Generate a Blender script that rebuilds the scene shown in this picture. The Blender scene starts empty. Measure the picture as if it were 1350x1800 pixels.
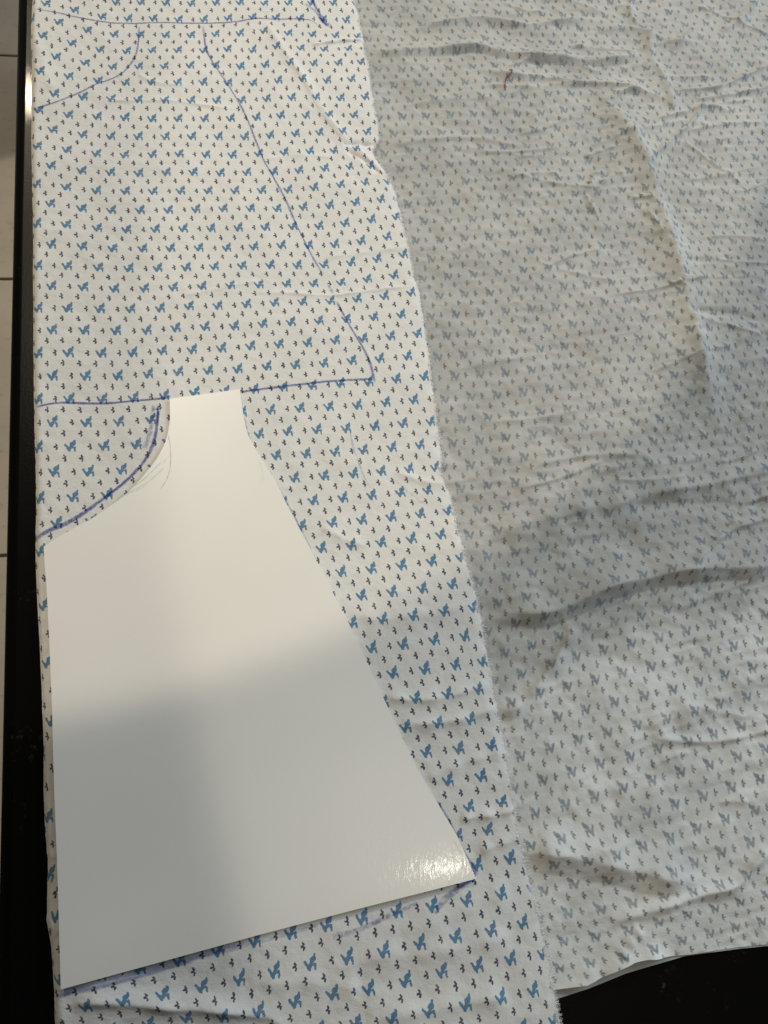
import bpy, bmesh, math, random
import numpy as np
from mathutils import Vector, Matrix

random.seed(7); RNG = np.random.default_rng(7)
SC = bpy.context.scene
COL = SC.collection

# ---------------------------------------------------------------- camera
IMW, IMH, FPX = 1350.0, 1800.0, 1352.0          # survey frame of the photograph, focal length in its pixels
CAM_H = 0.359                                    # lens height above the counter (m)
UPC = Vector((0.165, 0.305, 0.938)).normalized() # world up, seen in the camera's own axes
XC = (Vector((1, 0, 0)) - UPC * UPC.x).normalized()
YC = UPC.cross(XC)
ROT = Matrix((XC, YC, UPC))                      # rows: world axes in camera axes
cam_d = bpy.data.cameras.new('camera'); cam = bpy.data.objects.new('camera', cam_d); COL.objects.link(cam)
cam_d.sensor_fit = 'VERTICAL'; cam_d.sensor_height = 36.0; cam_d.lens = FPX / IMH * 36.0
cam_d.clip_start = 0.01; cam_d.clip_end = 50
cam.matrix_world = Matrix.Translation((0, 0, CAM_H)) @ ROT.to_4x4()
SC.camera = cam
RNP = np.array(ROT)

def world(px, py, z=0.0):
    """survey point -> world x, y on the level z (arrays allowed)"""
    px = np.asarray(px, float); py = np.asarray(py, float)
    d = np.stack([(px - IMW / 2) / FPX, -(py - IMH / 2) / FPX, -np.ones_like(px)], -1) @ RNP.T
    t = (z - CAM_H) / d[..., 2]
    return d[..., 0] * t, d[..., 1] * t

def survey(x, y, z):
    p = np.stack([x, y, z - CAM_H], -1) @ RNP
    return IMW / 2 + FPX * p[..., 0] / -p[..., 2], IMH / 2 - FPX * p[..., 1] / -p[..., 2]

def wv(px, py, z=0.0):
    x, y = world(px, py, z); return Vector((float(x), float(y), z))

def mirror_lamp(px, py, h):
    """where a lamp hangs at height h if its image shows in the level counter at this point"""
    p = wv(px, py); d = p - Vector((0, 0, CAM_H)); d.z = -d.z
    return p + d * (h / d.z)

# ---------------------------------------------------------------- world, lamps, exposure
W = bpy.data.worlds.new('World'); SC.world = W; W.use_nodes = True
W.node_tree.nodes['Background'].inputs[0].default_value = (1.0, 0.95, 0.88, 1)
W.node_tree.nodes['Background'].inputs[1].default_value = 0.074
SC.view_settings.view_transform = 'Standard'; SC.view_settings.look = 'None'
SC.view_settings.exposure = 0.06; SC.view_settings.gamma = 1.0; SC.view_settings.use_curve_mapping = False
SC.cycles.use_denoising = True; SC.cycles.max_bounces = 6; SC.cycles.transparent_max_bounces = 12

def lamp(name, kind, loc, aim, energy, color, **kw):
    d = bpy.data.lights.new(name, kind); d.energy = energy; d.color = color
    for k, v in kw.items(): setattr(d, k, v)
    o = bpy.data.objects.new(name, d); COL.objects.link(o); o.location = loc
    o.rotation_euler = (Vector(aim) - Vector(loc)).to_track_quat('-Z', 'Y').to_euler()
    return o
CENTRE = wv(675, 900)
# kitchen downlight whose image sits in the polished stone at the left
KEY = mirror_lamp(45, 166, 1.55)
lamp('ceiling_downlight', 'AREA', KEY, CENTRE, 13, (1.0, 0.85, 0.63), shape='RECTANGLE', size=0.06, size_y=0.055)
def beam(name, loc, pts, half, inward, energy, color, blend, soft):
    """a spot whose rim, run through the given counter points, imitates a shadow edge"""
    loc = Vector(loc); D = np.array([list((wv(*p, 0.003) - loc).normalized()) for p in pts])
    m = Vector(D.mean(0)).normalized(); t = Vector(D[-1] - D[0]); t = (t - m * t.dot(m)).normalized()
    side_v = m.cross(t)
    if side_v.dot(wv(*inward, 0) - loc - m) < 0: side_v = -side_v
    axis = m * math.cos(half) + side_v * math.sin(half)
    return lamp(name, 'SPOT', loc, loc + axis, energy, color, spot_size=2 * half, spot_blend=blend, shadow_soft_size=soft)
# left spot: its rim is shaped to imitate a cast shadow across the paper
beam('shadow_edge_spot', mirror_lamp(225, 590, 1.5), [(93, 1325), (300, 1285), (460, 1238), (615, 1162)], math.radians(19), (150, 500), 45, (1.0, 0.88, 0.70), 0.055, 0.008)
# second downlight, right and behind: gleams on the paper corner, its beam is shaped to imitate a shadow edge
CL = mirror_lamp(752, 1470, 1.55)
beam('rear_shaped_downlight', CL, [(222, 950), (270, 1200), (322, 1400), (362, 1700)], math.radians(38), (900, 1200), 14.5, (1.0, 0.92, 0.76), 0.045, 0.010)
# cool daylight from a window to the right, beyond the counter
lamp('window_daylight', 'AREA', (1.62, 1.0, 0.85), CENTRE, 26, (0.66, 0.83, 1.0), shape='RECTANGLE', size=0.8, size_y=0.9)

# ---------------------------------------------------------------- helpers
def link(name, me, mat=None, parent=None, **props):
    o = bpy.data.objects.new(name, me); COL.objects.link(o)
    if mat is not None and me is not None: me.materials.append(mat)
    if parent is not None: o.parent = parent
    for k, v in props.items(): o[k] = v
    return o

def grid_mesh(name, X, Y, Z, uv=None, edge=None, keep=None, smooth=True, double_lit=None):
    n, m = X.shape
    me = bpy.data.meshes.new(name)
    co = np.stack([X, Y, Z], -1).reshape(-1, 3)
    i = np.arange(n * m).reshape(n, m)
    q = np.stack([i[:-1, :-1], i[:-1, 1:], i[1:, 1:], i[1:, :-1]], -1)
    q = q.reshape(-1, 4) if keep is None else q[keep]
    me.vertices.add(len(co)); me.vertices.foreach_set('co', co.astype(np.float32).ravel())
    me.loops.add(q.size); me.loops.foreach_set('vertex_index', q.astype(np.int32).ravel())
    me.polygons.add(len(q))
    me.polygons.foreach_set('loop_start', np.arange(0, q.size, 4, dtype=np.int32))
    me.polygons.foreach_set('loop_total', np.full(len(q), 4, dtype=np.int32))
    if smooth: me.polygons.foreach_set('use_smooth', np.ones(len(q), dtype=bool))
    if uv is not None:
        a = me.attributes.new('print_uv', 'FLOAT_VECTOR', 'POINT')
        a.data.foreach_set('vector', np.concatenate([uv.reshape(-1, 2), np.zeros((n * m, 1))], 1).astype(np.float32).ravel())
    if edge is not None:
        a = me.attributes.new('edge_wear', 'FLOAT', 'POINT'); a.data.foreach_set('value', edge.astype(np.float32).ravel())
    if double_lit is not None:
        a = me.attributes.new('doubled_lit', 'FLOAT', 'POINT'); a.data.foreach_set('value', double_lit.astype(np.float32).ravel())
    me.update(); me.validate()
    return me

def resample(pts, step):
    p = np.array(pts, float); d = np.r_[0, np.cumsum(np.hypot(*np.diff(p, axis=0).T))]
    n = max(2, int(d[-1] / step) + 1); t = np.linspace(0, d[-1], n)
    # smooth through the points (Catmull-Rom on arc length)
    k = np.clip(np.searchsorted(d, t, 'right') - 1, 0, len(p) - 2)
    f = ((t - d[k]) / np.maximum(d[k + 1] - d[k], 1e-9))[:, None]
    P0 = p[np.maximum(k - 1, 0)]; P1 = p[k]; P2 = p[k + 1]; P3 = p[np.minimum(k + 2, len(p) - 1)]
    return 0.5 * (2 * P1 + (P2 - P0) * f + (2 * P0 - 5 * P1 + 4 * P2 - P3) * f**2 + (3 * P1 - P0 - 3 * P2 + P3) * f**3)

def vnoise(x, y, seed):
    """smooth value noise on arrays, -1..1"""
    xi = np.floor(x).astype(np.int64); yi = np.floor(y).astype(np.int64); fx = x - xi; fy = y - yi
    fx = fx * fx * (3 - 2 * fx); fy = fy * fy * (3 - 2 * fy)
    def h(a, b):
        n = (a * 374761393 + b * 668265263 + seed * 982451653) & 0x7fffffff
        n = ((n ^ (n >> 13)) * 1274126177) & 0x7fffffff
        return ((n ^ (n >> 16)) & 0xffff) / 32767.5 - 1
    return (h(xi, yi) * (1 - fx) + h(xi + 1, yi) * fx) * (1 - fy) + (h(xi, yi + 1) * (1 - fx) + h(xi + 1, yi + 1) * fx) * fy

# ---------------------------------------------------------------- where the printed motifs lie (surveyed columns and rows)
UP = np.array([(66.7,466,0,0),(118.3,465,1,0),(173.3,468.3,2,0),(226.7,470,3,0),(277.3,470,4,0),(327.7,469,5,0),(376.7,467.3,6,0),(425.7,465.7,7,0),(90,500.7,0.5,1),(146.7,503.3,1.5,1),(201,506,2.5,1),(254.3,506,3.5,1),(305,504,4.5,1),(355.3,502.7,5.5,1),(405.3,501,6.5,1),(66.7,540,0,2),(119,540,1,2),(175.7,541.7,2,2),(230,542.7,3,2),(281.7,540,4,2),(332.7,537.3,5,2),(383.3,536.7,6,2),(433.3,533.3,7,2),(91.7,578.3,0.5,3),(149,579.3,1.5,3),(204,580,2.5,3),(258.3,579.3,3.5,3),(309.3,575,4.5,3),(360.7,573.3,5.5,3),(412.3,572.7,6.5,3),(66.7,620,0,4),(120.7,618.3,1,4),(178.3,619.3,2,4),(233.3,618.3,3,4),(285.3,614.3,4,4),(338.3,613.3,5,4),(389.3,611,6,4),(440.7,607.3,7,4),(92.3,658.3,0.5,5),(151,659.3,1.5,5),(207.3,659,2.5,5),(261,656,3.5,5),(313.7,651.7,4.5,5),(366.7,650,5.5,5),(418.3,647.3,6.5,5),(66.7,700,0,6),(121.7,699.3,1,6),(180,700,2,6),(235.3,698.3,3,6),(289.3,694.3,4,6),(342.3,687.3,5,6),(92.3,740.7,0.5,7),(152.3,741,1.5,7),(209.3,740,2.5,7),(265.7,736,3.5,7),(66.7,785,0,8),(124,783.3,1,8),(183.3,782.3,2,8),(240,780,3,8),(95,826.7,0.5,9),(156,827.7,1.5,9),(214,824,2.5,9),(69.3,874,0,10),(129,872.7,1,10),(189,868.3,2,10),(90,427.7,0.5,-1),(145,431.7,1.5,-1),(198.3,435,2.5,-1),(251.7,436,3.5,-1),(300,435,4.5,-1),(350,434.3,5.5,-1),(399,434.3,6.5,-1),(446.7,432.3,7.5,-1),(65,391.7,0,-2),(116.7,393.3,1,-2),(171.7,400,2,-2),(222.7,402.7,3,-2),(273.3,402.3,4,-2),(322.3,401,5,-2),(371,400,6,-2),(419,399,7,-2),(88.3,355.7,0.5,-3),(144,365,1.5,-3),(196,368.3,2.5,-3),(246.7,368.3,3.5,-3),(296.7,367.7,4.5,-3),(345,366.7,5.5,-3),(392.7,365.7,6.5,-3),(440.7,365,7.5,-3),(64.3,321.7,0,-4),(116.7,327.3,1,-4),(170,334,2,-4),(221,336,3,-4),(269.3,335,4,-4),(317.7,334.3,5,-4),(366,334.3,6,-4),(413.3,334.3,7,-4),(90,290,0.5,-5),(144,299,1.5,-5),(194.3,302.3,2.5,-5),(244.3,303.3,3.5,-5),(292.7,302.3,4.5,-5),(340,301.7,5.5,-5),(387.7,302.3,6.5,-5),(434,301,7.5,-5),(66,256,0,-6),(118.3,262.7,1,-6),(170,269.3,2,-6),(219.3,271,3,-6),(268.3,270.7,4,-6),(315.7,270,5,-6),(362.3,270.7,6,-6),(408.7,270,7,-6),(93.3,226,0.5,-7),(146,235.7,1.5,-7),(195,238.7,2.5,-7),(243.3,239,3.5,-7),(291,239,4.5,-7),(337.3,239,5.5,-7),(384,238.3,6.5,-7),(430.7,239,7.5,-7),(68.3,192.7,0,-8),(120.7,201.7,1,-8),(171.3,204,2,-8),(220,205.7,3,-8),(267.7,207.7,4,-8),(313.3,207.3,5,-8),(360,207.3,6,-8),(405.7,208.3,7,-8),(96.7,164.7,0.5,-9),(146.7,169.3,1.5,-9),(195.7,173.3,2.5,-9),(243.3,174.3,3.5,-9),(290,175.7,4.5,-9),(336,175.7,5.5,-9),(381.7,175,6.5,-9),(425.3,174.3,7.5,-9),(71,125,0,-10),(120.7,132.3,1,-10),(173.3,140,2,-10),(221,144,3,-10),(266.7,143.3,4,-10),(312.7,144,5,-10),(357.7,143.3,6,-10),(401,144,7,-10),(445,144.3,8,-10),(99.3,99.3,0.5,-11),(150,109,1.5,-11),(198.3,116.7,2.5,-11),(244,115,3.5,-11),(289,115,4.5,-11),(334.3,113.3,5.5,-11),(379,111.7,6.5,-11),(423.3,114,7.5,-11),(76,62.3,0,-12),(126.7,75,1,-12),(176.7,86.7,2,-12),(222.7,88.3,3,-12),(267.3,86.7,4,-12),(312.7,85.7,5,-12),(359,87.3,6,-12),(400,84.3,7,-12),(444.3,87.3,8,-12),(104,38.3,0.5,-13),(154.3,53.3,1.5,-13),(201,60,2.5,-13),(246.7,60,3.5,-13),(291.7,60,4.5,-13),(335.7,60,5.5,-13),(379,58.3,6.5,-13),(421.7,56.7,7.5,-13),(81,5,0,-14),(131.7,16.7,1,-14),(180,29,2,-14),(225.7,30.7,3,-14),(270,30,4,-14),(314,32.3,5,-14),(358.3,32.3,6,-14),(401.7,30.7,7,-14),(445,28.3,8,-14),(205,3.3,2.5,-15),(247.7,1.7,3.5,-15),(291.7,3.3,4.5,-15),(336.7,4,5.5,-15),(380,3.3,6.5,-15),(421.7,3.3,7.5,-15),(475,465,8,0),(522.7,465,9,0),(570,463.3,10,0),(617.3,459.3,11,0),(663.3,453.3,12,0),(456,499,7.5,1),(504.3,497.7,8.5,1),(551.7,496.7,9.5,1),(600,495.7,10.5,1),(646,489.3,11.5,1),(692.7,482.7,12.5,1),(482.3,530.7,8,2),(531.7,529,9,2),(581,527.7,10,2),(627.7,524,11,2),(675.7,519.3,12,2),(722.7,513.3,13,2),(462.3,569,7.5,3),(511.7,566,8.5,3),(560.7,563.3,9.5,3),(609.3,560,10.5,3),(657.3,556,11.5,3),(705,552.3,12.5,3),(490.7,604.3,8,4),(540.7,601.7,9,4),(589.3,597.3,10,4),(638.3,594,11,4),(686.7,590,12,4),(734.3,584.3,13,4),(469.3,642.7,7.5,5),(519.3,640,8.5,5),(569.3,637.3,9.5,5),(618.7,632.7,10.5,5),(667.7,629.3,11.5,5),(716,625,12.5,5),(497.7,679.3,8,6),(549,676.7,9,6),(598.3,672.7,10,6),(648.3,670,11,6),(696.7,665,12,6),(745.7,660.7,13,6),(476,719.3,7.5,7),(527.3,715.7,8.5,7),(578.3,713.3,9.5,7),(628.3,710.7,10.5,7),(678.3,705.7,11.5,7),(727.3,701.7,12.5,7),(456,761.7,7,8),(506,756.7,8,8),(557.3,754,9,8),(609,751.7,10,8),(659,747.3,11,8),(709,742.7,12,8),(757.3,739.3,13,8),(486,799.3,7.5,9),(538.3,796,8.5,9),(589.3,793.3,9.5,9),(639,789.3,10.5,9),(689,785,11.5,9),(739,780,12.5,9),(517.7,838.3,8,10),(569.3,834.3,9,10),(621.7,831,10,10),(670,826.7,11,10),(719.3,822.7,12,10),(765,820,13,10),(551,878.3,8.5,11),(603.3,873.3,9.5,11),(653.3,869.3,10.5,11),(704,864.3,11.5,11),(751.7,860.7,12.5,11),(530,922.7,8,12),(584,918.3,9,12),(636,912.7,10,12),(687.7,907.3,11,12),(565,962.3,8.5,13),(617.3,957.3,9.5,13),(670,951.7,10.5,13),(723.3,946,11.5,13),(775,938.3,12.5,13),(600,1004,9,14),(652.7,998.3,10,14),(706,991.7,11,14),(759,985,12,14),(810,978.3,13,14),(635.7,1045,9.5,15),(689.3,1038.3,10.5,15),(742.3,1033.3,11.5,15),(795,1026,12.5,15),(619,1093.3,9,16),(672.7,1087.3,10,16),(726,1081,11,16),(780,1073.3,12,16),(831.7,1066.7,13,16),(653.3,1137.3,9.5,17),(708.3,1130.7,10.5,17),(763.3,1123.3,11.5,17),(817.7,1116,12.5,17),(690.7,1181.7,10,18),(746.7,1174,11,18),(801,1166.7,12,18),(848.3,1161.7,13,18),(730,1226,10.5,19),(785.7,1218.3,11.5,19),(840.7,1210,12.5,19),(712.7,1276.7,10,20),(769,1270,11,20),(825.7,1263.3,12,20),(749.3,1320,10.5,21),(806,1314.3,11.5,21),(863.3,1308.3,12.5,21),(787.7,1370,11,22),(845.7,1362.7,12,22),(824,1417.3,11.5,23),(882.3,1408.3,12.5,23),(805,1468.3,11,24),(856.7,1456,12,24),(839,1518.3,11.5,25),(896.7,1506.7,12.5,25),(511.7,1636.7,6,26),(574,1623.3,7,26),(636.7,1611.7,8,26),(697.3,1599.3,9,26),(759.3,1589.3,10,26),(819.3,1580,11,26),(880,1568.3,12,26),(482.3,1705,5.5,27),(545.7,1691.7,6.5,27),(610.7,1680,7.5,27),(674,1668.3,8.5,27),(736.7,1655,9.5,27),(800,1644.3,10.5,27),(862.7,1632.7,11.5,27),(455,1775,5,28),(519,1758.3,6,28),(585,1745,7,28),(648.3,1737.3,8,28),(713.3,1721.7,9,28),(776,1704.3,10,28),(838.3,1695,11,28),(896.7,1683.3,12,28),(626.7,1796.7,7.5,29),(688.3,1788.3,8.5,29),(753.3,1774,9.5,29),(817.7,1763.3,10.5,29),(880,1751.7,11.5,29),(151.7,1766.7,0.5,27),(218.3,1755,1.5,27),(286.7,1746.7,2.5,27),(355,1733.3,3.5,27),(421.7,1718.3,4.5,27),(261.7,1798.3,2,28),(328.3,1786.7,3,28),(391.7,1785,4,28),(465,6,8.5,-15),(507.7,5,9.5,-15),(586,4,11.5,-15),(485,30,9,-14),(528.3,31,10,-14),(609.3,33.3,12,-14),(464,52.7,8.5,-13),(507.3,58.3,9.5,-13),(550,59.3,10.5,-13),(590,61.7,11.5,-13),(628.3,63.3,12.5,-13),(485.7,80,9,-12),(529,82.3,10,-12),(570,85.7,11,-12),(613.3,84.3,12,-12),(466.7,111.7,8.5,-11),(510,109,9.5,-11),(551.7,110,10.5,-11),(595.7,109,11.5,-11),(635,106.7,12.5,-11),(489.3,139.3,9,-10),(531.7,138.3,10,-10),(575,140,11,-10),(618.3,137.7,12,-10),(469,172.7,8.5,-9),(513.3,171,9.5,-9),(556,170.7,10.5,-9),(599,170.7,11.5,-9),(642.7,167.7,12.5,-9),(451.7,205,8,-8),(493.3,201,9,-8),(538.3,201.7,10,-8),(578.3,200.7,11,-8),(622.7,201,12,-8),(475,236.7,8.5,-7),(520,233.3,9.5,-7),(562.3,230.7,10.5,-7),(602.3,230,11.5,-7),(646,230,12.5,-7),(455,268.3,8,-6),(500,266.7,9,-6),(545,264.3,10,-6),(587.7,264.3,11,-6),(625.7,259.3,12,-6),(481.7,300,8.5,-5),(526,298.3,9.5,-5),(570.7,294.3,10.5,-5),(615.7,291.7,11.5,-5),(650,290.7,12.5,-5),(460,332.7,8,-4),(506.7,332.3,9,-4),(552.3,329,10,-4),(598.3,323.3,11,-4),(642.7,319,12,-4),(487.3,366,8.5,-3),(533.3,362.7,9.5,-3),(579.3,360,10.5,-3),(625,354.3,11.5,-3),(670,348.3,12.5,-3),(466.7,398.3,8,-2),(515,396.7,9,-2),(561,395.7,10,-2),(606.7,390,11,-2),(653.3,384.3,12,-2),(696,380,13,-2),(495,430,8.5,-1),(542.7,429,9.5,-1),(589,428.3,10.5,-1),(635,421.7,11.5,-1),(680.7,414.3,12.5,-1),(100,918,0.5,11),(70,967,0,12),(77,1063,0,14),(83,1163,0,16),(90,1265,0,18),(84,1435,-0.5,21),(87,1533,-0.5,23),(100,1608,0,24),(104,1720,0,26)])
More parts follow.
